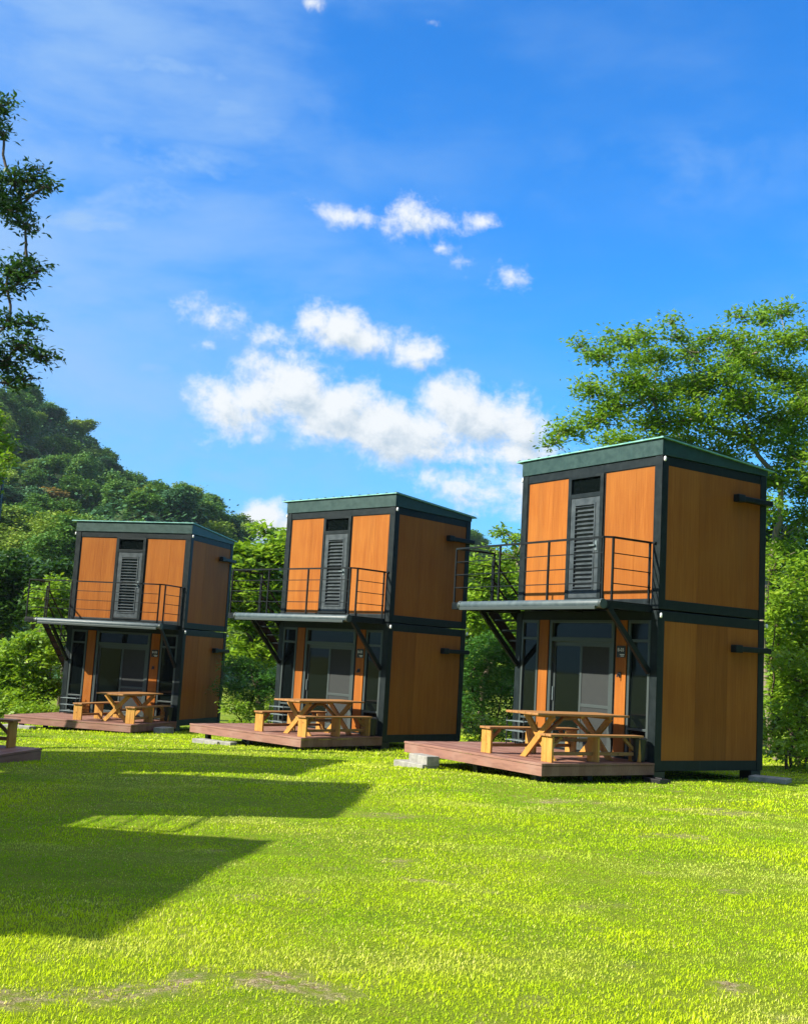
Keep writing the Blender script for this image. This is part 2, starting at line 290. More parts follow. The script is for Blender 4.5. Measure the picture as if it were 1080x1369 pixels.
# grass blades ------------------------------------------------
CAB=[]   # filled below: (x,y,yaw)
def grass(specs):
    Vs=[];As=[]
    for (y0,y1,dn,w,h) in specs:
        xm=lambda y:y*.41+1.1
        N=int(dn*(y1-y0)*(xm(y0)+xm(y1)+1.6))
        y=rng.uniform(y0,y1,N); x=-xm(y)+rng.random(N)*(2*xm(y)+1.6)
        wn=worn(x,y); keep=rng.random(N)>wn*.80
        tuft=vnoise(x,y,9,5)*.6+vnoise(x,y,22,6)*.4; keep&=rng.random(N)<(.18+1.1*tuft)
        x=x[keep];y=y[keep];wn=wn[keep];tuft=tuft[keep];N=len(x)
        big=vnoise(x,y,.45,7)*.5+vnoise(x,y,1.6,8)*.5
        hh=h*rng.uniform(.5,1.25,N)*(.45+1.0*big)*(1-.5*wn); tall=rng.random(N)<.006*(big>.5); hh=np.where(tall,hh*2.0,hh)
        an=rng.uniform(0,2*np.pi,N); ww=w*rng.uniform(.6,1.4,N)/2; lean=rng.uniform(.15,1.35,N)*np.where(tall,.35,1)
        dx=np.cos(an);dy=np.sin(an); px=-dy*ww;py=dx*ww
        z=gz(x,y)+BUMP(x,y)-.004
        vv=np.zeros((N,5,3)); m=hh*.55; ml=np.sin(lean*.6)*m; mz=np.cos(lean*.6)*m; tl=ml+np.sin(lean*1.25)*(hh-m); tz=mz+np.cos(lean*1.25)*(hh-m)
        vv[:,0]=np.stack([x-px,y-py,z],-1); vv[:,1]=np.stack([x+px,y+py,z],-1)
        vv[:,2]=np.stack([x+dx*ml+px*.8,y+dy*ml+py*.8,z+mz],-1); vv[:,3]=np.stack([x+dx*ml-px*.8,y+dy*ml-py*.8,z+mz],-1)
        vv[:,4]=np.stack([x+dx*tl,y+dy*tl,z+tz],-1)
        mid=vnoise(x,y*1.4,.33,41); g0=np.clip(rng.random(N)*.5+(big-.5)*1.5+.38+(mid-.5)*.5,0,1); straw=np.clip((rng.random(N)<(.035+.75*wn+.10*(vnoise(x,y,1.1,12)>.62)))*rng.uniform(.5,1.2,N)+np.clip((vnoise(x,y*2.2,.8,14)*.6+vnoise(x,y*2,2.3,15)*.4-.52),0,1)*2.0*rng.uniform(.2,1,N),0,1)
        Vs.append(vv.reshape(-1,3)); As.append(np.repeat(np.stack([g0,straw],-1),5,0))
    V=np.concatenate(Vs);A=np.concatenate(As);n=len(V)//5;b=np.arange(n)[:,None]*5
    T=np.concatenate([b+[0,1,2],b+[0,2,3],b+[3,2,4]],0)
    o=arr_mesh('grass',V,T,M['grass'],attr=A,k=3)
    tag(o,'short bright yellow-green lawn grass with worn straw patches','grass',kind='stuff')
grass([(4.6,7,9000,.0045,.024),(7,10,6000,.0058,.026),(10,15,2400,.0085,.030),(15,22,800,.014,.036),(22,36,230,.024,.042)])
# ------------------------------------------------------------ the cabin
Wd=3.666; D=2.73
Z1,Z2,Z3,Z4,Z5,Z6=.17,2.47,2.83,5.12,5.565,5.385
def make_cabin():
    r=empty('cabin',(0,0,0))
    p=.16; st=M['steel']
    def frame(name,z0,z1,zb,zt):
        m=MB()
        for x in(0,Wd-p):
            for y in(0,D-p): m.box(x,x+p,y,y+p,z0,z1)
        for (a,b) in((z0,zb),(zt,z1)):
            m.box(p,Wd-p,.012,p-.03,a+.001,b); m.box(p,Wd-p,D-p+.03,D-.012,a+.001,b)
            m.box(.012,p-.03,p,D-p,a+.001,b); m.box(Wd-p+.03,Wd-.012,p,D-p,a+.001,b)
        return m.build(name,st,r,.008)
    frame('lower_frame',0,2.64,Z1,Z2); frame('upper_frame',2.665,5.28,Z3,Z4)
    f=MB()
    for x in(.02,Wd-.28):
        for y in(.02,D-.28): f.box(x,x+.26,y,y+.26,-.16,-.003)
    each(f,'footing_pad',M['black'],r,.01)
    # side, back and left wall panels, in three boards each
    def wall(z0,z1):
        bw=(D-2*p)/3
        for (x,nm) in((Wd-.045,'side_panel'),(.015,'side_panel')):
            m=MB()
            for k in range(3): m.box(x,x+.03+(.0015 if k==1 else 0),p+k*bw+.0015,p+(k+1)*bw-.0015,z0,z1)
            m.box(x+.004,x+.024,p,D-p,z0+.002,z1-.002)
            m.build(nm,M['panel'],r)
        m=MB(); bw=(Wd-2*p)/4
        for k in range(4): m.box(p+k*bw+.0025,p+(k+1)*bw-.0025,D-.05,D-.02,z0,z1)
        m.build('back_panel',M['panel'],r)
        m=MB(); m.box(p,Wd-p,p,D-.06,z0-.03,z0-.002); m.box(p,Wd-p,p,D-.06,z1+.002,z1+.03); each(m,'floor_slab',M['black'],r)
    wall(Z1,Z2); wall(Z3,Z4)
    # upper front: two panels, door with transom
    for (a,b) in((p,1.34),(2.27,Wd-p)):
        m=MB(); mid=a+(b-a)*.62
        m.box(a+.03,mid-.0015,.028,.055,Z3+.01,Z4-.01); m.box(mid+.0015,b-.03,.028,.055,Z3+.01,Z4-.01); m.box(a+.03,b-.03,.034,.05,Z3+.012,Z4-.012)
        m.build('front_panel',M['panel'],r)
        t=MB()
        t.box(a,a+.027,.02,.07,Z3,Z4);t.box(b-.027,b,.02,.07,Z3,Z4); t.box(a+.027,b-.027,.022,.07,Z4-.008,Z4);t.box(a+.027,b-.027,.022,.07,Z3,Z3+.008)
        t.build('panel_trim',M['steel_blk'],r)
    m=MB(); m.box(1.34,1.425,-.01,.10,Z3,Z4); m.box(2.185,2.27,-.01,.10,Z3,Z4); m.box(1.425,2.185,-.008,.10,4.71,4.79); m.box(1.425,2.185,-.008,.10,5.075,Z4); m.box(1.425,2.185,-.008,.1,Z3,2.87)
    uf=m.build('upper_door_frame',st,r,.004)
    MB().box(1.425,2.185,.035,.05,4.79,5.075).build('transom_pane',M['glass'],uf)
    m=MB(); m.box(1.43,1.53,.0,.045,2.875,4.705); m.box(2.08,2.18,.0,.045,2.875,4.705); m.box(1.53,2.08,.002,.043,4.60,4.705); m.box(1.53,2.08,.002,.043,2.875,3.0); m.box(1.53,2.08,.030,.04,3.0,4.6)
    ud=m.build('louvred_door',M['louvre'],r,.003)
    m=MB(); m.box(1.53,1.56,-.012,.0,3.0,4.6);m.box(2.05,2.08,-.012,.0,3.0,4.6);m.box(1.56,2.05,-.0115,.0,4.57,4.6);m.box(1.56,2.05,-.0115,0,3.0,3.03)
    for k in range(19):
        z=3.055+k*.0815; m.bar((1.56,.008,z),(2.05,.008,z),.012,.052,up=(0,-.75,.66))
    m.build('louvre_slats',M['louvre'],ud)
    MB().box(2.09,2.15,-.012,-.001,3.72,3.90).box(1.99,2.13,-.055,-.04,3.80,3.825).box(2.11,2.13,-.05,-.01,3.80,3.825).build('handle',M['silver'],ud,.003)
    # roof: front fascia, side fascias tapering to the back, sheet
    ov=.012
    m=MB(); m.box(-ov,Wd+ov,-ov,.03,5.285,Z5)
    for x0,x1 in((-ov,.02),(Wd-.02,Wd+ov)):
        n=len(m.v); m.v+=[Vector((x,y,z)) for x in(x0,x1) for (y,z) in((.032,5.285),(D+ov,5.285),(D+ov,Z6),(.032,Z5-.002))]
        m.f+=[(n,n+1,n+2,n+3),(n+7,n+6,n+5,n+4)]+[(n+i,n+4+i,n+4+(i+1)%4,n+(i+1)%4) for i in range(4)]
    m.box(.021,Wd-.021,D-.02,D+ov,5.285,Z6)
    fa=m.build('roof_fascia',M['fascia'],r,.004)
    sl=(Z6-Z5)/D
    n=0; m=MB(); x0,x1,y0,y1=-.16,Wd+.05,-.05,D+.16
    m.v+=[Vector((x,y,Z5+sl*y+dz+.004)) for dz in(0,.022) for (x,y) in((x0,y0),(x1,y0),(x1,y1),(x0,y1))]
    m.f+=[(3,2,1,0),(4,5,6,7)]+[(i,(i+1)%4,4+(i+1)%4,4+i) for i in range(4)]
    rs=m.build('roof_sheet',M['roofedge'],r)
    m=MB()
    for k in range(14):
        x=-.1+k*.29; m.bar((x,y0+.01,Z5+sl*y0+.036),(x,y1-.01,Z5+sl*y1+.036),.05,.018)
    m.build('roof_ribs',M['fascia'],rs)
    # lower front: narrow windows, pilasters, sliding door
    for (a,b) in((.17,.66),(2.99,3.50)):
        m=MB(); m.box(a,a+.05,.0,.08,Z1,Z2); m.box(b-.05,b,.0,.08,Z1,Z2)
        for (z0,z1) in((Z1,.23),(.62,.66),(2.10,2.15),(2.42,Z2)): m.box(a+.05,b-.05,.004,.076,z0,z1)
        w=m.build('window',M['alu'],r,.004)
        MB().box(a+.05,b-.05,.035,.05,.23,2.42).build('pane',M['glass'],w)
    for (a,b) in((.69,.94),(2.71,2.96)):
        MB().box(a,b,-.004,.07,Z1,Z2).build('pilaster',M['panel'],r)
    m=MB()
    for (a,b) in((.66,.69),(.94,.985),(2.665,2.71),(2.96,2.99)): m.box(a,b,.015,.07,Z1,Z2)
    each(m,'trim_strip',M['steel_blk'],r)
    a,b=.985,2.665
    m=MB(); m.box(a,a+.07,-.012,.10,Z1,Z2); m.box(b-.07,b,-.012,.10,Z1,Z2); m.box(a+.07,b-.07,-.01,.10,2.08,2.16); m.box(a+.07,b-.07,-.01,.1,2.42,Z2); m.box(a+.07,b-.07,-.008,.1,Z1,.21)
    df=m.build('sliding_door_frame',M['alu'],r,.004)
    MB().box(a+.07,b-.07,.05,.062,2.16,2.42).build('transom_pane',M['glass'],df)
    mid=(a+b)/2
    def leaf(name,x0,x1,y,pm,rail):
        m=MB(); m.box(x0,x0+.055,y,y+.03,.21,2.08); m.box(x1-.055,x1,y,y+.03,.21,2.08)
        for (z0,z1) in((.21,.29),(2.0,2.08))+(((.93,.985),) if rail else ()): m.box(x0+.055,x1-.055,y+.002,y+.028,z0,z1)
        l=m.build(name,M['alu'],r,.003); MB().box(x0+.055,x1-.055,y+.011,y+.018,.29,2.0).build('pane',pm,l); return l
    l1=leaf('sliding_door_leaf',a+.07,mid+.02,.045,M['glass'],False); l2=leaf('screen_door_leaf',mid-.02,b-.07,.006,M['screen'],True)
    MB().box(a+.085,a+.11,.02,.045,1.0,1.25).build('handle',M['silver'],l1,.003)
    # dark room behind the glass so that the glass reads as glass
    # number sign and small lamp on the right pilaster
    sg=MB().box(2.735,2.945,-.016,-.006,1.83,2.03).build('number_sign',M['black'],r,.002)
    cu=bpy.data.curves.new('digits','FONT'); cu.body='B-03'; cu.size=.082; cu.extrude=.001; cu.align_x='CENTER'
    to=bpy.data.objects.new('tmp',cu); C.objects.link(to); bpy.context.view_layer.update()
    me=bpy.data.meshes.new_from_object(to.evaluated_get(bpy.context.evaluated_depsgraph_get())); bpy.data.objects.remove(to)
    me.transform(Matrix.Translation((2.84,-.018,1.935))@Matrix.Rotation(math.pi/2,4,'X')); me.materials.clear(); me.materials.append(M['white'])
    d=bpy.data.objects.new('sign_digits',me); C.objects.link(d); d.parent=sg
    MB().box(2.82,2.93,-.0185,-.0165,1.875,1.888).box(2.84,2.92,-.0185,-.0165,1.850,1.862).build('sign_line',M['white'],sg)
    MB().box(2.80,2.86,-.03,-.005,1.50,1.58).tube([(2.83,-.03,1.54),(2.83,-.075,1.53),(2.83,-.08,1.49)],.013,8).build('coat_hook',M['black'],r,.003)
    # balcony
    bx0,bx1,by=-.70,3.52,-1.06
    m=MB(); m.box(bx0,bx1,by,-.002,2.705,2.732)
    for (u0,u1,v0,v1) in((bx0,bx1,by-.001,by+.06),(bx0,0,-.07,-.002)): m.box(u0,u1,v0,v1,2.60,2.704)
    m.box(bx0-.001,bx0+.06,by+.06,-.07,2.60,2.704); m.box(bx1-.06,bx1,by+.06,-.004,2.601,2.704); m.box(.05,.11,by+.06,-.004,2.601,2.704); m.box(1.8,1.86,by+.06,-.004,2.601,2.704)
    bl=m.build('balcony_floor',M['steel_blk'],r,.004)
    m=MB(); top=3.78; zs=[3.02,3.27,3.52]
    def run(a,b,posts,s=.016):
        a=Vector(a);b=Vector(b)
        for z in zs: m.bar(a+Vector((0,0,z)),b+Vector((0,0,z)),.016,.016)
        m.bar(a+Vector((0,0,top)),b+Vector((0,0,top)),.034,.034)
        for t in posts:
            q=a.lerp(b,t); m.box(q.x-s,q.x+s,q.y-s,q.y+s,2.736,top-.018)
    y_=by+.03
    run((bx0+.03,y_,0),(bx1-.13,y_,0),(0,.333,.666,1)); run((bx1-.03,y_+.12,0),(bx1-.03,-.02,0),(0,.96)); m.bar((bx1-.13,y_,top),(bx1-.03,y_+.12,top),.033,.033); m.bar((bx1-.03,-.02,top),(bx1+.06,-.02,top),.03,.03)
    run((bx0+.03,y_,0),(bx0+.03,-.09,0),(1,))
    m.build('balcony_railing',M['steel_blk'],r)
    for x in(.10,3.50):
        MB().bar((x,by+.07,2.62),(x,-.012,1.60),.06,.09).build('balcony_brace',M['steel_blk'],r,.004)
    m=MB(); m.box(-.02,.2,-.02,-.003,1.5,1.68); 
    # awning
    m=MB(); m.tube([(-.14,by-.17,2.66),(3.58,by-.17,2.66)],.072,20)
    aw=m.build('awning_cassette',M['awning'],r,.006,True)
    for x in(-.20,3.58): MB().tube([(x,by-.17,2.66),(x+.06,by-.17,2.66)],.082,20).build('awning_end_cap',M['alu'],aw,.006)
    m=MB(); m.box(-.10,3.54,by-.272,by-.23,2.565,2.62); m.box(-.3,-.24,by-.16,by,2.66,2.70); m.box(3.1,3.16,by-.16,by,2.66,2.70); m.build('awning_front_bar',M['alu'],aw,.004)
    # stair down along the left wall
    m=MB(); n=13; y0=-.05; run_=2.75; rise=2.70
    for xx in(-.76,-.06): m.bar((xx,y0,2.66),(xx,y0+run_,-.05),.03,.19)
    st_=m.build('stair',M['steel_blk'],r,.003)
    m=MB()
    for k in range(n):
        z=2.66-(k+1)*rise/(n+1); y=y0+(k+1)*run_/(n+1); m.box(-.742,-.078,y-.11,y+.11,z-.015,z+.015)
    each(m,'tread',M['steel'],st_)
    m=MB()
    for h in(.55,.95): m.bar((-.76,y0,2.72+h),(-.76,y0+run_,.02+h),.03,.03)
    for t in(.0,.33,.66,.98): y=y0+run_*t; z=2.66-(2.71)*t; m.box(-.776,-.744,y-.016,y+.016,z,z+.98)
    m.build('stair_railing',M['steel_blk'],st_)
    # boxed conduit arms and small floodlights
    for z in(4.70,2.03):
        m=MB(); m.box(Wd+.004,Wd+.11,1.86,D+.06,z+.025,z+.12); m.box(Wd+.002,Wd+.13,1.82,2.0,z+.005,z+.14); m.build('duct_arm',M['steel_blk'],r,.012)
    for (x,y,z) in((Wd+.035,.03,5.22),(Wd+.035,.03,2.56),(-.035,.03,5.22),(Wd+.02,D+.03,2.55)):
        m=MB(); m.tube([(x,y,z-.045),(x,y,z-.03),(x,y,z+.02),(x,y,z+.04)],[.01,.024,.024,.01],10); m.build('security_lamp',M['white'],r,smooth=True)
    return r
CABS=[('right',2.302,21.721,.279,-.984),('mid',-2.891,27.598,.014,-.744),('left',-9.362,32.007,-.293,-.294)]
c0=make_cabin()
W4=1.43; cw,sw=math.cos(W4),math.sin(W4)
def from_corner(cx,cy,w):   # place by the world position of local (Wd,0)
    return cx-math.cos(w)*Wd, cy-math.sin(w)*Wd
x4,y4=from_corner(-7.92,18.35,W4); x5,y5=from_corner(-7.18,13.55,W4+.03); x6,y6=from_corner(-7.98,8.08,W4-.03)
ALL=[(2.302,21.721,.279-.25,-.984),(-2.891,27.598,.014-.25,-.744),(-9.362,32.007,-.293-.25,-.294),(x4,y4,-.24,W4),(x5,y5,-.18,W4+.05),(x6,y6,-.14,W4)]
LBL=['largest and nearest two-storey orange cabin, at the right with a leafy tree behind its roof',
 'middle of the three orange two-storey cabins, between the largest cabin and the leftmost full cabin',
 'smallest and farthest orange two-storey cabin, standing below the forested hill at left',
 'cabin almost wholly past the left edge, only the black corner of its balcony railing showing',
 'cabin outside the left edge that casts the farther broad shadow on the lawn',
 'cabin outside the left edge that casts the nearest broad shadow on the lawn']
GR='two-storey orange cabins around the lawn'
cabins=[]
for i,(x,y,z,w) in enumerate(ALL):
    o=c0 if i==0 else copy_tree(c0)
    o.location=(x,y,z); o.rotation_euler=(0,0,w); tag(o,LBL[i],'cabin',GR); cabins.append(o)
# ------------------------------------------------------------ decks
def make_deck():
    r=empty('deck',(0,0,0)); y0=-2.42; x1=Wd
    m=MB(); k=0; y=y0
    while y<-.03:
        m.box(0.0,x1,y+.003,min(y+.137,-.015),.105,.132+.0007*(k%3)); y+=.14;k+=1
    m.build('deck_boards',M['deck'],r,.003)
    m=MB(); t=.025
    m.box(-t,x1+t,y0-t,y0,-.055,.095); m.box(x1,x1+t,y0+.001,-.02,-.055,.095); m.box(-t,0,y0+.001,-.02,-.055,.095); 
    m.box(-t-.008,x1+t+.008,y0-t-.008,y0+.003,.1,.137); m.box(x1-.002,x1+t+.008,y0+.0035,-.02,.1,.1365); m.box(-t-.008,.002,y0+.0035,-.02,.1,.1365)
    m.build('fascia_boards',M['deck'],r,.004)
    m=MB()
    for x in(.35,1.8,3.3):
        for y in(y0+.22,y0+1.3,-.25): m.box(x-.05,x+.05,y-.05,y+.05,-.28,.10)
    each(m,'deck_post',M['black'],r)
    return r
d0=make_deck(); DL=['reddish plank deck in front of the largest cabin, concrete block step at its left','reddish plank deck in front of the middle cabin','reddish plank deck in front of the farthest cabin at left','dark shaded deck corner cut off by the left edge of the photo','deck outside the left edge before the fifth cabin','deck outside the left edge before the sixth cabin']
for i,(x,y,z,w) in enumerate(ALL):
    o=d0 if i==0 else copy_tree(d0); o.location=(x,y,z); o.rotation_euler=(0,0,w); tag(o,DL[i],'deck','plank decks before the cabins')
# ------------------------------------------------------------ picnic tables and benches
def make_table():
    r=empty('picnic_table',(0,0,0)); L=2.0; w=.80; h=.735
    m=MB(); bw=w/5
    for k in range(5): m.box(-w/2+k*bw+.003,-w/2+(k+1)*bw-.003,-L/2,L/2,h-.035,h)
    m.build('tabletop',M['pine_y'],r,.004)
    m=MB()
    for y in(-.62,0,.62): m.box(-w/2+.06,w/2-.06,y-.035,y+.035,h-.075,h-.036)
    each(m,'crosspiece',M['pine_z'],r,.003)
    for y in(-.62,.62):
        m=MB(); 
        def brd(xa,za,xb,zb,y0,y1,t=.125):
            m.prism([(xa-t/2*1.15,za),(xa+t/2*1.15,za),(xb+t/2*1.15,zb),(xb-t/2*1.15,zb)],y0,y1)
        brd(-.33,0,.33,h-.076,y-.045,y-.002); brd(.33,0,-.33,h-.076,y+.002,y+.045)
        for (bx,bz) in((-.02,.34),(.03,.30),(.02,.37),(-.03,.32)): m.tube([(bx,y-.05,bz),(bx,y-.044,bz)],.009,6)
        m.build('cross_leg',M['pine_z'],r,.004)
    m=MB(); m.box(-.045,.045,-.58,.58,.27,.32); 
    m.bar((0,-.10,h-.08),(0,-.56,.33),.07,.045); m.bar((0,.10,h-.08),(0,.56,.33),.07,.045); m.box(-.035,.035,-.10,.10,h-.12,h-.076)
    m.build('stretcher',M['pine_y'],r,.003)
    return r
def make_bench():
    r=empty('bench',(0,0,0)); L=2.0; w=.27; h=.43
    m=MB(); m.box(-w/2,-.003,-L/2,L/2,h-.034,h); m.box(.003,w/2,-L/2,L/2,h-.034,h); m.build('seat',M['pine_y'],r,.004)
    for y in(-L/2+.06,.02,L/2-.06):
        m=MB(); m.box(-w/2+.012,-.0015,y-.022,y+.022,0,h-.035); m.box(.0015,w/2-.012,y-.022,y+.022,0,h-.035); m.build('leg',M['pine_z'],r,.004)
    m=MB(); m.box(-.022,.022,-L/2+.083,-.003,.10,.155); m.box(-.022,.022,.043,L/2-.083,.10,.155)
    for s in(-1,1): m.bar((0,s*(L/2-.09),.19),(0,s*(L/2-.33),h-.05),.04,.05)
    m.build('stretcher',M['pine_y'],r,.003)
    return r
t0=make_table(); b0=make_bench()
TL=['heavy pine picnic table with X legs on the largest cabin\'s deck','pine picnic table with X legs on the middle cabin\'s deck','small far pine picnic table with X legs on the farthest cabin\'s deck','picnic table hidden past the left edge on the cut-off deck']
BLb=[('pine bench left of the picnic table on the largest cabin\'s deck','pine bench at the right edge of the largest cabin\'s deck, nearer the side wall'),
    ('pine bench left of the picnic table on the middle cabin\'s deck','pine bench at the right edge of the middle cabin\'s deck'),
    ('pine bench left of the table on the farthest cabin\'s deck','pine bench at the right edge of the farthest cabin\'s deck'),
    ('bench on the cut-off deck, hidden past the left edge','shaded pine bench end on the dark deck cut off by the left edge')]
TX=[(2.90,2.0,3.46)]*4
for i in range(4):
    x,y,z,w=ALL[i]; mw=Matrix.Translation((x,y,z))@Matrix.Rotation(w,4,'Z')
    o=t0 if i==0 else copy_tree(t0); o.location=mw@Vector((TX[i][0],-1.22+(.55 if i==3 else 0),.134)); o.rotation_euler=(0,0,w+[0,.02,-.03,0][i]); tag(o,TL[i],'picnic table','picnic tables on the decks')
    for j in(0,1):
        o=b0 if i+j==0 else copy_tree(b0); o.location=mw@Vector((TX[i][1+j],-1.25+[(.0,.06),(.03,-.02),(.0,.05),(.3,.15)][i][j],.134)); o.rotation_euler=(0,0,w+[(.01,-.01),(.03,.0),(-.02,.02),(0,0)][i][j]); tag(o,BLb[i][j],'bench','pine benches on the decks')
# ------------------------------------------------------------ small things by the facades
def make_rack():
    r=empty('shelf_rack',(0,0,0)); m=MB()
    for x in(-.24,.24):
        for y in(-.11,.11): m.tube([(x,y,0),(x,y,.50)],.012,8)
    m.build('rack_frame',M['black'],r)
    m=MB()
    for z in(.07,.24,.42):
        for k in range(4): m.box(-.26,.26,-.125+k*.066,-.125+k*.066+.05,z,z+.014)
    m.build('rack_slats',M['silver'],r,.002); return r
def make_bin():
    r=empty('bin',(0,0,0)); m=MB(); m.tube([(0,0,0),(0,0,.02),(0,0,.36)],[.09,.105,.13],16); m.build('bin_body',M['black'],r,smooth=False)
    m=MB(); m.tube([(0,0,.36),(0,0,.375),(0,0,.40),(0,0,.415)],[.138,.138,.11,.04],16); m.build('lid',M['black'],r); return r
k0=make_rack(); n0=make_bin()
for i,(nm,nm2) in enumerate((('low metal rack with pale slats left of the largest cabin\'s door','black lidded bin at the right corner post of the largest cabin'),('low metal rack with pale slats left of the middle cabin\'s door','black lidded bin at the right corner post of the middle cabin'),('low metal rack with pale slats left of the farthest cabin\'s door','black lidded bin at the right corner post of the farthest cabin'))):
    x,y,z,w=ALL[i]; mw=Matrix.Translation((x,y,z))@Matrix.Rotation(w,4,'Z')
    o=k0 if i==0 else copy_tree(k0); o.location=mw@Vector((.46,-.20,.134)); o.rotation_euler=(0,0,w); tag(o,nm,'rack','slatted racks by the doors')
    o=n0 if i==0 else copy_tree(n0); o.location=mw@Vector((3.49,-.19,.137)); o.rotation_euler=(0,0,w); tag(o,nm2,'bin','black bins by the cabin corners')
def block(name,label,boxes,loc,rz,g=None):
    r=MB()
    for b in boxes: r.box(*b)
    o=r.build(name,M['concrete'],None,.012); o.location=loc; o.rotation_euler=(0,0,rz); tag(o,label,'concrete block','concrete blocks around the decks'); return o
def G(x,y): return float(gz(np.array(x),np.array(y)))
x,y,z,w=ALL[0]; mw=Matrix.Translation((x,y,0))@Matrix.Rotation(w,4,'Z')
def lw(i,lx,ly):
    x,y,z,w=ALL[i]; v=Matrix.Translation((x,y,0))@Matrix.Rotation(w,4,'Z')@Vector((lx,ly,0)); return v.x,v.y,w
for (i,lx,ly,sx,sy,h,dz,dr,lab) in((0,.75,-2.72,.42,.17,.09,0,.03,'long flat concrete slab, bottom of the block step before the largest cabin\'s deck'),
  (0,.90,-2.66,.28,.13,.13,.091,-.02,'upper concrete block of the step before the largest cabin\'s deck'),
  (0,4.05,2.45,.32,.2,.09,0,.4,'pale flat concrete pad by the rear corner of the largest cabin'),
  (1,.95,-2.62,.42,.15,.08,0,.05,'flat concrete slab under the front edge of the middle cabin\'s deck'),
  (1,1.5,-2.55,.16,.12,.07,0,.2,'short concrete slab end beside the middle deck\'s step slab'),
  (2,.55,-2.62,.42,.15,.10,0,.03,'pale concrete slab under the left front of the farthest deck'),
  (2,3.95,-1.2,.16,.3,.16,0,.1,'concrete block at the right side of the farthest deck')):
    a,b,w=lw(i,lx,ly); block('concrete_block',lab,[(-sx,sx,-sy,sy,-.04,h)],(a,b,G(a,b)+dz),w+dr)
a,b,w=lw(0,3.86,-.12); o=MB().box(-.17,.17,-.13,.13,-.04,.05).tube([(-.1,0,.052),(.1,0,.052)],.02,8).build('drain_cover',M['black'],None,.01); o.location=(a,b,G(a,b)+.02); o.rotation_euler=(0,0,w); tag(o,'low black box on the grass at the largest cabin\'s near corner','drain cover')
# ------------------------------------------------------------ vegetation
def leaves(cent,size,attr,up=.6,asp=.42,droop=.25):
    N=len(cent); nrm=rng.normal(size=(N,3)); nrm/=np.linalg.norm(nrm,axis=1)[:,None]; nrm[:,2]=np.abs(nrm[:,2])+up; nrm/=np.linalg.norm(nrm,axis=1)[:,None]
    a=rng.uniform(0,2*np.pi,N); t=np.stack([np.cos(a),np.sin(a),-droop*rng.random(N)],-1); t-=nrm*np.sum(t*nrm,1)[:,None]; t/=np.linalg.norm(t,axis=1)[:,None]; b=np.cross(nrm,t)
    L=(size*rng.uniform(.65,1.35,N))[:,None]; w=L*asp
    V=np.empty((N,4,3)); V[:,0]=cent; V[:,1]=cent+t*L*.5+b*w*.5+nrm*w*.12; V[:,2]=cent+t*L; V[:,3]=cent+t*L*.5-b*w*.5+nrm*w*.12
    return V.reshape(-1,3),np.repeat(attr,4,0)
def crown_mesh(clumps,dens,leaf,rs,lps,flat=.5,shell=.45,up=.6,asp=.42,tone=0,droop=.25):
    """clumps: (x,y,z,rx,ry,rz) -> leaf arrays and sprig centres"""
    Vs=[];As=[];spr=[]; dens=dens*2.4; leaf=leaf*1.3
    for (cx,cy,cz,rx,ry,rz) in clumps:
        n=max(3,int(dens*(rx*ry*rz)**(2/3)))
        d=rng.normal(size=(n,3)); d/=np.linalg.norm(d,axis=1)[:,None]; r=rng.random(n)**shell
        p=np.array([cx,cy,cz])+d*r[:,None]*np.array([rx,ry,rz])*rng.uniform(.8,1.18,(n,1))
        spr.append(p); cv=rng.random()
        q=rng.normal(size=(n,lps,3))*rs*np.array([1,1,flat])*.55
        c=(p[:,None,:]+q).reshape(-1,3)
        g0=np.clip(np.repeat(rng.random(n)*.45+cv*.3,lps)+rng.random(n*lps)*.35+tone,0,1)
        g1=np.where(rng.random(n*lps)<.10+.25*np.repeat(rng.random(n)<.2,lps),rng.random(n*lps),0)
        V,A=leaves(c,np.full(len(c),leaf),np.stack([g0,g1],-1),up,asp,droop); Vs.append(V);As.append(A)
    V=np.concatenate(Vs);A=np.concatenate(As); return V,A,spr
def limbs(base,clumps,spr,r0,fork,ntw=5,twr=.010,spine=()):
    """connect every clump to the nearest earlier node; tapered curved tubes"""
    nodes=[Vector(base),Vector(fork)]; par=[None,0]
    for q in spine: nodes.append(q); par.append(len(nodes)-2)
    cs=sorted([(Vector(c[:3])-Vector(fork)).length for c in clumps]); order=sorted(range(len(clumps)),key=lambda i:(Vector(clumps[i][:3])-Vector(fork)).length)
    cid={}
    for i in order:
        c=Vector(clumps[i][:3]); best=min(range(1,len(nodes)),key=lambda k:(nodes[k]-c).length+.35*(nodes[k]-nodes[1]).length+(2 if nodes[k].z>c.z+.5 else 0))
        nodes.append(c); par.append(best); cid[i]=len(nodes)-1
    cnt=[1]*len(nodes)
    for k in range(len(nodes)-1,0,-1): cnt[par[k]]+=cnt[k]
    m=MB(); tot=cnt[1]; rad=[r0*(c/tot)**.5 if k<2+len(spine) or not spine else min(.03,r0*(c/tot)**.5) for k,c in enumerate(cnt)]; rad[0]=r0*1.25
    for k in range(1,len(nodes)):
        a=nodes[par[k]];b=nodes[k]; ra=rad[k] if par[k]!=0 else r0*1.3; rb=rad[k]*.72; d=b-a; sag=Vector((random.uniform(-.1,.1),random.uniform(-.1,.1),random.uniform(-.12,.05)))*d.length
        pts=[a+d*t+sag*math.sin(math.pi*t)+Vector((random.uniform(-1,1),random.uniform(-1,1),random.uniform(-1,1)))*.02*d.length*(0<t<1) for t in(0,.2,.4,.6,.8,1)]
        m.tube(pts,[ra+(rb-ra)*t for t in(0,.2,.4,.6,.8,1)],7,False)
    for i,ps in enumerate(spr):
        c=nodes[cid[i]]
        for p in ps[:ntw*3:1][:ntw]:
            p=Vector(p); mid=c.lerp(p,.5)+Vector((0,0,-.06)); m.tube([c,mid,p],[twr*2,twr*1.3,twr*.5],4,False)
    return m
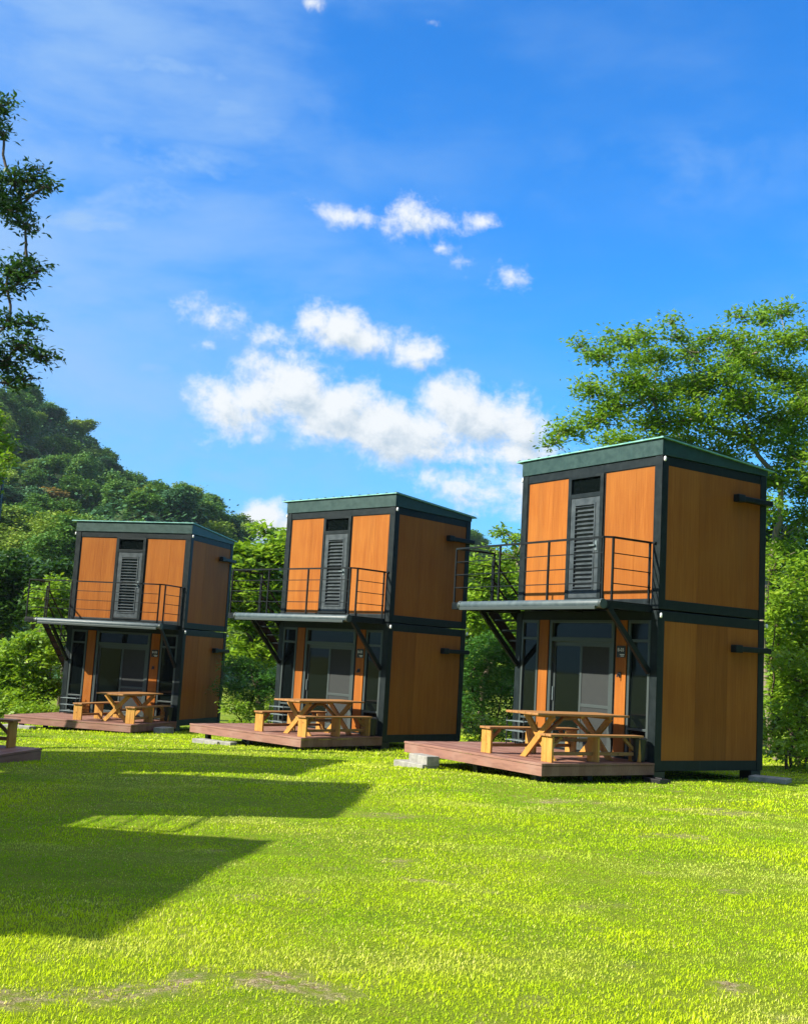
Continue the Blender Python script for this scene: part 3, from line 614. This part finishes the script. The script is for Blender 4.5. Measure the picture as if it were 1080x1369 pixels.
def tree(name,base,fork,clumps,label,leafm,bark,cat='tree',group=None,dens=30,leaf=.12,rs=.3,lps=16,r0=.15,ntw=5,twr=.010,**k):
    r=empty(name,base); o3=Vector(base); cl=[(c[0]-o3.x,c[1]-o3.y,c[2]-o3.z,*c[3:]) for c in clumps]; spine=[Vector(q)-o3 for q in k.pop('spine',())]
    V,A,spr=crown_mesh(cl,dens,leaf,rs,lps,**k); n=len(V)//4
    arr_mesh('crown',V,np.arange(n*4).reshape(-1,4),leafm,r,A)
    limbs((0,0,-.3),cl,spr,r0,tuple(Vector(fork)-o3),ntw,twr,spine).build('trunk',bark,r,smooth=True)
    tag(r,label,cat,group); return r
def pc(lst,Y,ry=None,dy=.9):
    out=[]
    for t in lst:
        px,py,rx,rz=t[:4]; y=Y+(t[4] if len(t)>4 else random.uniform(-dy,dy)); p=at(px,py,y); k=y/F
        out.append((p.x,p.y,p.z,rx*k,(ry or (rx+rz)/2*k*1.1),rz*k))
    return out
# big tree behind the right cabin
Rt=[(775,460,14,8),(800,475,30,17),(835,455,34,16),(862,448,26,14),(790,520,28,18),(760,575,34,13),(738,590,18,9),(800,560,40,20),(845,510,40,24),(880,480,28,18),(905,450,20,12),(898,428,14,8),(925,470,30,18),(905,520,44,26),
    (955,500,44,28),(985,455,30,18),(990,422,18,10),(1015,425,24,12),(1040,415,26,12),(1050,455,34,22),(1008,480,36,24),(1000,530,42,26),(1060,510,34,30),(880,565,48,22),(940,560,50,26),(830,590,46,16),(1000,585,44,24),(1058,575,36,28),
    (1075,450,20,18),(1090,530,30,40),(960,610,40,20),(1040,640,36,22),(1075,690,30,26),(1020,680,26,20),(1100,620,40,40),(1045,740,30,22),(1095,770,30,30),(870,530,36,22),(930,520,30,22),(820,540,30,18),(980,540,36,20),(1030,560,36,22),(910,590,40,20),(985,480,30,20),(1075,540,30,26),(850,480,24,14),(1060,610,36,26),(1000,640,34,20),(1075,650,34,26),(950,450,16,12),(1030,500,30,18)]
bR=at(1042,1022,27); bR.z=G(bR.x,bR.y)
fk=at(1035,720,27)
tree('broadleaf_tree',tuple(bR),tuple(fk),pc(Rt,27,dy=1.3),'tall airy tree with pale limbs rising behind the largest cabin at the right edge',M['leaf_right'],M['bark_pale'],dens=100,leaf=.095,rs=.25,lps=16,r0=.085,ntw=9,twr=.012,flat=.6,shell=.5,up=.5)
# shrubs / lower trees at right edge
def shrub(px,py_base,Y,clumps,label,leafm,bark=None,**k):
    b=at(px,py_base,Y); b.z=G(b.x,b.y); cz=pc(clumps,Y,dy=k.pop('dy',.6)); zs=sorted(c[2] for c in cz)
    f=(b.x,b.y,b.z+max(.3,(zs[0]-b.z)*.5)); return tree(k.pop('name','shrub'),tuple(b),f,cz,label,leafm,bark or M['bark'],k.pop('cat','shrub'),k.pop('group','shrubs and trees behind the cabins'),**k)
shrub(1062,1030,25,[(1045,800,34,28),(1075,770,34,30),(1040,850,30,26),(1072,860,34,30),(1045,900,26,22),(1080,920,34,26),(1050,950,26,24),(1085,980,30,26),(1090,830,30,30)],'bright drooping shrub at the right edge under the airy tree',M['leaf_bright'],dens=80,leaf=.12,rs=.22,lps=12,r0=.07)
shrub(1055,1036,24.3,[(1028,880,12,20),(1030,930,14,20),(1032,975,16,18),(1050,1000,20,14),(1075,1005,22,14),(1030,1005,12,10),(1075,960,24,22),(1055,930,22,24),(1060,880,24,24),(1035,820,14,22),(1032,760,12,20)],'bright leafy hedge reaching the lawn behind the largest cabin\'s rear corner',M['leaf_bright'],dens=105,leaf=.09,rs=.2,lps=12,r0=.04)
shrub(1050,1035,23.5,[(1040,960,22,24),(1062,985,22,20),(1038,1000,18,18),(1078,1010,20,20)],'low leafy bush beside the rear corner pad of the largest cabin',M['leaf_bright'],dens=90,leaf=.10,rs=.18,lps=10,r0=.04)
shrub(1030,1020,30,[(1030,720,40,40),(1070,740,40,40),(1035,800,40,40),(1080,820,40,40),(1030,880,40,40),(1075,900,40,40),(1040,960,40,40)],'dark dense tree behind the bright shrub at the right edge',M['leaf_dark'],name='dense_tree',cat='tree',dens=60,leaf=.16,rs=.3,lps=14,r0=.12,dy=1)
# between middle and right cabins
shrub(650,985,31,[(650,880,40,24),(680,870,30,22),(630,900,28,22),(670,920,40,26),(640,945,34,24),(690,950,30,26),(655,855,26,12),(660,975,40,18),(700,900,30,24)],'feathery dark green bush in the gap between the middle and largest cabins',M['leaf_fine'],dens=100,leaf=.09,rs=.26,lps=22,r0=.07,flat=.25,asp=.28)
shrub(640,980,38,[(650,800,36,30),(690,790,30,30),(625,820,24,26),(670,840,40,24),(700,830,30,26),(640,760,30,20),(680,760,26,20)],'light green leafy tree behind the dark bush between the middle and largest cabins',M['leaf_bright'],name='light_tree',cat='tree',dens=60,leaf=.16,rs=.3,lps=14,r0=.12)
shrub(720,1000,30,[(672,712,14,8),(688,722,16,9),(660,735,12,8),(690,745,22,10),(705,715,14,8),(700,770,26,16),(720,740,30,20),(715,800,30,24)],'slender branching tree with its tip showing left of the largest cabin\'s roof',M['leaf_right'],M['bark_pale'],name='slender_tree',cat='tree',dens=80,leaf=.12,rs=.2,lps=14,r0=.09,ntw=9)
shrub(645,985,28,[(630,965,20,16),(660,970,22,16),(685,975,16,14),(640,990,18,10)],'pale leafy undergrowth at the foot of the gap beside the largest cabin\'s deck',M['leaf_bright'],dens=100,leaf=.09,rs=.16,lps=10,r0=.03)
# between left and middle cabins
shrub(345,965,38,[(360,745,30,26),(330,750,28,22),(385,735,30,20),(310,775,24,22),(350,790,36,28),(385,785,30,28),(320,820,30,26),(360,835,34,26),(340,870,36,24),(375,720,18,8),(350,708,14,9),(315,735,14,10),(385,860,34,24),(300,800,18,20),(395,830,30,30)],'tall bright large-leaved tree between the farthest and middle cabins',M['leaf_bright'],name='large_leaved_tree',cat='tree',dens=74,leaf=.19,rs=.30,lps=12,r0=.16,asp=.45)
shrub(330,970,32,[(320,890,26,16),(350,905,32,16),(312,920,24,14),(340,930,34,16),(370,915,24,18)],'soft dark green bush low in the gap left of the middle cabin',M['leaf_fine'],dens=130,leaf=.08,rs=.22,lps=22,r0=.05,flat=.25,asp=.28)
shrub(325,975,31,[(315,945,22,16),(345,955,26,14),(330,970,26,10),(370,950,20,16)],'pale leafy bush at grass level between the farthest and middle decks',M['leaf_bright'],dens=110,leaf=.10,rs=.18,lps=10,r0=.03)
# left side
shrub(30,950,43,[(20,760,34,22),(60,775,30,20),(85,800,18,18),(10,800,34,24),(50,815,34,18),(-20,780,34,34),(0,830,30,20),(82,760,14,12)],'dark leafy tree at the left edge over the farthest cabin\'s balcony level',M['leaf_dark'],name='dark_tree',cat='tree',dens=90,leaf=.17,rs=.3,lps=16,r0=.14)
shrub(78,950,38.5,[(80,790,22,22),(72,830,24,18),(90,820,16,22),(60,800,20,18)],'yellow-green shrub just left of the farthest cabin\'s balcony',M['leaf_bright'],dens=90,leaf=.15,rs=.26,lps=12,r0=.06)
shrub(55,950,34.5,[(55,855,30,14),(30,870,28,16),(70,880,20,14),(45,900,34,16),(15,905,30,18),(70,920,22,16),(35,930,34,14),(0,880,24,24),(5,935,24,14)],'layered bright green bush left of the farthest cabin\'s lower storey',M['leaf_bright'],dens=110,leaf=.13,rs=.28,lps=16,r0=.06,flat=.22)
shrub(20,960,33.5,[(10,945,34,10),(50,948,30,9),(80,952,16,7),(-20,950,30,12)],'low bright ground shrub behind the farthest deck\'s left end',M['leaf_bright'],dens=120,leaf=.10,rs=.22,lps=14,r0=.03)
shrub(-90,960,28,[(2,590,16,14),(10,612,12,10),(-20,600,30,30),(-15,640,24,24),(-25,560,30,30)],'yellow-green foliage tip poking in at the left edge below the hanging branches',M['leaf_right'],name='small_tree',cat='tree',dens=100,leaf=.11,rs=.2,lps=14,r0=.1)
# overhanging tree on the left edge
Lt=[(0, 140, 19.5, 16.8, 0), (6, 178, 14.6, 10.8, 0), (-30, 160, 30, 30, 0), (18, 245, 31.7, 19.2, 0), (45, 240, 29.3, 19.2, 0.2), (62, 248, 14.6, 10.8, 0), (10, 280, 29.3, 19.2, 0.2), (35, 300, 22.0, 14.4, 0), (-20, 260, 30, 40, -0.4), (15, 360, 29.3, 12.0, 0), (38, 352, 26.8, 12.0, 0.1), (52, 362, 14.6, 9.6, 0), (10, 385, 29.3, 10.8, 0), (-25, 370, 28, 28, 0.3), (15, 430, 26.8, 14.4, 0), (30, 460, 31.7, 21.6, 0), (55, 475, 22.0, 13.2, 0), (8, 485, 26.8, 19.2, 0.2), (28, 505, 22.0, 10.8, 0), (-25, 460, 28, 40, 0), (-60, 380, 40, 60, 0.5), (-60, 220, 40, 60, 0.5), (-5, 155, 16, 20, 0.1), (28, 275, 22, 14, 0.1), (40, 430, 16, 10, 0), (10, 510, 20, 9, 0), (30, 372, 22, 12, 0)]
bL=at(-230,940,20.3); bL.z=G(bL.x,bL.y)
tree('overhanging_tree',tuple(bL),tuple(at(-190,560,20.2)),pc(Lt,19.6),'tree with dark glossy leaf sprays hanging in from the left edge against the sky',M['leaf_dark'],M['bark'],dens=135,leaf=.095,rs=.17,lps=11,r0=.17,ntw=12,twr=.010,shell=.45,asp=.34,flat=.6,up=.35,spine=[at(-130,q,20) for q in(500,440,370,300,240,170)])
# unseen trees, added to block sky light and to show in the window panes
def crownproto(seed,mt,n=9,R=1.0,tall=1.0,leaf=.16,dens=60,lps=14,rs=.24):
    cl=[]
    for i in range(n):
        a=rng.uniform(0,2*np.pi); e=rng.uniform(-.2,1.35); rr=R*.62*rng.uniform(.7,1.1)
        q=rng.uniform(.20,.46)*R; cl.append((math.cos(a)*math.cos(e)*rr,math.sin(a)*math.cos(e)*rr,math.sin(e)*rr*tall,q,q,q*.7))
    cl.append((0,0,0,.55*R,.55*R,.5*R))
    V,A,spr=crown_mesh(cl,dens,leaf,rs,lps,up=.9,asp=.7,flat=.5); return V,A,cl,spr
def tree_proto(name,mt,bk,**k):
    V,A,cl,spr=crownproto(0,mt,**k); r=empty(name,(0,0,0)); n=len(V)//4
    arr_mesh('crown',V,np.arange(n*4).reshape(-1,4),mt,r,A)
    limbs((0,0,-2.3),cl[:7],[s[:4] for s in spr[:7]],.10,(0,0,-.5),2,.012).build('trunk',bk,r); return r
protos=[tree_proto('forest_tree',M['leaf_hill'],M['bark'],n=22,leaf=.085,dens=190,lps=12,rs=.15),tree_proto('forest_tree',M['leaf_hill2'],M['bark_pale'],n=18,leaf=.08,dens=190,lps=12,rs=.15,tall=.7),
        tree_proto('forest_tree',M['leaf_hill3'],M['bark'],n=22,leaf=.085,dens=190,lps=12,rs=.14,tall=1.2),tree_proto('forest_tree',M['leaf_hill'],M['bark_pale'],n=17,leaf=.075,dens=200,lps=12,rs=.14,tall=.85),tree_proto('forest_tree',M['leaf_hill4'],M['bark'],n=9,leaf=.08,dens=150,lps=10,rs=.17,tall=.7)]
# ------------------------------------------------------------ hills
HUMPS=[]
def hump(px,py,Y,rx,ry,drop=10,sk=0): p=at(px,py,Y); HUMPS.append((p.x,p.y,p.z-drop,rx,ry))
hump(58,512,230,18,80); hump(-70,508,235,42,95); hump(100,566,216,11,60); hump(160,580,200,10.5,60); hump(266,600,172,9,50); hump(215,672,190,15,60); hump(300,700,165,11,50); hump(100,680,175,22,60); hump(20,650,150,24,50); hump(160,720,150,24,50); hump(90,710,120,14,30)
hump(585,690,300,24,60); hump(640,735,290,14,50); hump(480,720,280,40,60); hump(1000,800,200,60,60); hump(760,800,220,60,60)
def hz(x,y):
    h=np.full(np.shape(x),-3.0)
    for (cx,cy,H,rx,ry) in HUMPS:
        d=np.sqrt(((x-cx)/rx)**2+((y-cy)/ry)**2); v=H*np.clip(1.0-.32*d**2-.10*d**4,-1,1); h=np.maximum(h,v)
    return h+(vnoise(x,y,.06,21)-.5)*3+(vnoise(x,y,.16,22)-.5)*1.6
hx=np.linspace(-190,110,150); hy=np.linspace(62,380,150); HX,HY=np.meshgrid(hx,hy); HZ=np.maximum(hz(HX,HY),-4)
V=np.stack([HX,HY,HZ],-1).reshape(-1,3); I=(np.arange(149)[:,None]*150+np.arange(149)[None,:]).ravel(); Q=np.stack([I,I+1,I+151,I+150],-1)
M['hillside']=mat('dark_forest_floor',(.02,.045,.012),.95,fn=lambda q,b,o:q.put(b,'Base Color',q.mix(q.noise(oc(q),.4,6,.7),(.012,.028,.008),(.05,.08,.02))),spec=.1)  # dark green ground colour, mottled by noise
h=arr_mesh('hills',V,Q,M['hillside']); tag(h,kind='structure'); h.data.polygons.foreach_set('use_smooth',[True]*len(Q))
def proj(x,y,z):
    d=np.stack([x,y,z-1.6],-1); f=d@np.array(_f); return 540+F*(d@np.array(RT))/f,684.5-F*(d@np.array(UP))/f
# canopy that reads as one mass
N=26000; x=rng.uniform(-185,105,N*4); y=rng.uniform(70,330,N*4); z=hz(x,y); px,py=proj(x,y,z+2); k=(px>-120)&(px<1200)&(z>-2); x=x[k][:N];y=y[k][:N];z=z[k][:N]
n=len(x); c=np.stack([x,y,z],-1)[:,None,:]+rng.normal(size=(n,9,3))*np.array([1.6,1.6,.8])+np.array([0,0,.4]); c=c.reshape(-1,3); tn=np.repeat(vnoise(x,y,.12,31),9)
V,A=leaves(c,np.full(len(c),.62),np.stack([np.clip(tn*.9+rng.random(len(c))*.3-.1,0,1),(rng.random(len(c))<.12)*rng.random(len(c))],-1),.9,.7)
o=arr_mesh('forest_canopy',V,np.arange(len(V)).reshape(-1,4),M['leaf_hill3'],None,A); tag(o,'dense green understorey covering the distant hillsides','forest',kind='stuff')  # darker bluish leaf colour stands in for shade in the gaps between crowns
# single crowns on the slopes
placed=[]; cand=0
KW=['rounded mid-green tree','spreading yellow-green tree','tall dark bluish tree','broad soft green tree','tan-leaved tree']
def nearlabel(px,py):
    a='the left hill' if px<60 else 'the shoulder of the left hill' if px<110 else 'the middle hump' if px<165 else 'the far side of the middle hump' if px<215 else 'the right hump' if px<275 else 'the falling right end of the hill' if px<350 else 'the distant hill between the cabins'
    top=530 if px<60 else 565 if px<110 else 605 if px<165 else 640 if px<300 else 700
    d=py-top; b='on the skyline of' if d<22 else 'high on' if d<60 else 'halfway up' if d<110 else 'low on' if d<170 else 'at the foot of'
    return b+' '+a
def nearlabel_old(px,py):
    a='high on the left hill' if px<110 and py<620 else 'on the left hill\'s lower slope' if px<110 else 'on the middle hump of the hill' if px<210 else 'on the right hump of the hill' if px<345 else 'on the distant hill between the cabins' if px<700 else 'on the distant slope behind the right cabin'
    return a
tries=0
while len(placed)<285 and tries<60000:
    tries+=1
    x=random.uniform(-150,60); y=random.uniform(85,300); z=float(hz(np.array(x),np.array(y)))
    if z<-1.5: continue
    px,py=proj(np.array(x),np.array(y),np.array(z+3)); px=float(px);py=float(py)
    if not(-20<px<350 or 612<px<715) or py>880: continue
    # only the slope that faces the viewer
    if float(hz(np.array(x*.93),np.array(y*.93)))>z+ (1.5 if y<120 else 2.5) and random.random()<.9: continue
    R=random.uniform(1.9,3.7)*(1+(y-150)/450)
    if any((x-a)**2+(y-b)**2*.6<(.66*(R+c))**2 for a,b,c in placed): continue
    placed.append((x,y,R)); 
    t=random.random(); ki=0 if t<.34 else 1 if t<.54 else 2 if t<.75 else 3
    o=copy_tree(protos[ki]); zc=z+R*.6; szw='small ' if R<2.8 else 'large ' if R>3.6 else ''; o.location=(x,y,zc); o.scale=(R*random.uniform(.8,1.25),R*random.uniform(.8,1.2),R*random.uniform(.7,1.25)); o.rotation_euler=(random.uniform(-.25,.25),random.uniform(-.25,.25),random.uniform(0,6.28))
    tag(o,f'{szw}{KW[ki]} {nearlabel(px,py)}','tree','forest trees on the hills')
tan=at(72,672,150); o=copy_tree(protos[4]); o.location=tuple(tan); o.scale=(4.2,4.2,2.6); tag(o,'single tan flat-topped tree standing out on the left hillside','tree','forest trees on the hills')
# nearer trees whose crowns fill the left slope above the dark tree
vp=tree_proto('forest_tree',M['leaf_hill2'],M['bark'],n=14,leaf=.042,dens=430,lps=16,rs=.11,tall=.8); vp2=tree_proto('forest_tree',M['leaf_hill'],M['bark'],n=15,leaf=.042,dens=430,lps=16,rs=.11,tall=1.0)
for (px,py,Y,R,ki,lab) in((75,735,90,5.2,1,'pale yellow-green tree above the dark tree at left'),(35,725,100,5.0,0,'rounded green tree at the foot of the left hill'),(112,745,85,4.5,3,'soft green tree beside the farthest cabin\'s roof corner'),(-5,720,95,5,1,'pale tree at the left edge below the hill'),(62,700,120,4.5,0,'mid-green tree behind the pale yellow-green one at left')):
    o=copy_tree(vp if ki in(1,) else vp2); o.location=tuple(at(px,py,Y)); o.scale=(R,R,R*.85); o.rotation_euler=(0,0,px); tag(o,lab,'tree','forest trees on the hills')
for i,(x,y,R,ki) in enumerate(((-31,17,8,0),(-32,5,8.5,2),(-30,-7,8,0),(-36,27,8,3),(-18,-14,5,2),(-33,12,6,2),(-29,-8,6,0),(-8,-22,5.5,0),(6,-24,5,2),(-36,0,7,3),(-22,-20,6,0),(16,-16,7,0),(22,-8,7,2),(24,2,7,0),(23,11,6.5,2),(22,20,6,0),(27,-2,8,2),(28,8,8,3),(11,-22,7,2),(19,-14,8,0),(0,-26,8,0))):
    o=copy_tree(protos[ki]); o.location=(x,y,R*1.15-.3); o.scale=(R,R,R); o.rotation_euler=(0,0,i*1.3); tag(o,'unseen leafy tree added out of frame to block sky light and fill window reflections','tree','unseen trees added out of frame around the lawn')  # added out of view to cut sky fill on cabin sides and darken panes
for i,(x,y,R,ki) in enumerate(((11.5,26,2.6,0),(13.5,31,3.2,1),(15,24,2.4,0),(17.5,29,3.4,0),(20,22,3.0,1),(12,37,3.8,0),(17,38,4.2,0),(22,33,4.0,1),(24,26,3.6,0),(28,30,4.2,0),(8.5,42,3.6,0),(3,46,3.4,1),(-3,50,3.6,0),(24,42,4.6,0))):
    o=copy_tree((vp2,vp)[ki]); o.location=(x,y,G(x,y)+R*.85); o.scale=(R,R,R*1.1); o.rotation_euler=(0,0,i*2.1); tag(o,'leafy tree in the thicket past the right edge, behind and right of the largest cabin' if x>9 else 'leafy tree in the thicket hidden behind the cabins','tree','thicket trees behind and right of the cabins')
for p in protos+[vp,vp2]:
    for c in kids(p): bpy.data.objects.remove(c)
    bpy.data.objects.remove(p)
# distant belt of trees closing the view behind the cabins
for i,(px,Y,R,ki) in enumerate(((640,60,3.4,0),(590,64,3.6,3),(690,58,3.2,1),(470,60,3.5,0),(400,62,3.4,3),(340,58,2.9,1),(760,62,4,0),(1010,48,3.6,3),(1075,46,3.4,0),(940,52,4,0),(870,58,4,2),(560,56,3.2,2))): pass

# dark pole top at the left edge, beyond the dark tree
pt=at(3,637,41); r_=empty('pole',(pt.x-.02,pt.y,G(pt.x,pt.y)))
h_=pt.z-G(pt.x,pt.y)
MB().box(-.10,.10,-.10,.10,0,h_-.1).build('post',M['steel_blk'],r_,.01); MB().box(-.16,.16,-.16,.16,h_-.099,h_).build('cap',M['steel_blk'],r_,.01); MB().box(.02,.05,-.125,-.102,2,h_-.4).build('cable_strip',M['silver'],r_)
tag(r_,'black pole top cut by the left edge in front of the forested hill','pole')
# ------------------------------------------------------------ air
hb=MB().box(-420,420,-120,420,-9,92); m=bpy.data.materials.new('haze_air'); m.use_nodes=True; q=NT(m.node_tree)
pv=q.new('ShaderNodeVolumePrincipled',inp={'Color':(.72,.86,1,1),'Density':.00016,'Anisotropy':.3}); oo=q.new('ShaderNodeOutputMaterial'); q.l.new(pv.outputs[0],oo.inputs['Volume'])
hz_=hb.build('haze',m); tag(hz_,'thin bluish haze in the air in front of the far hills','haze',kind='stuff')
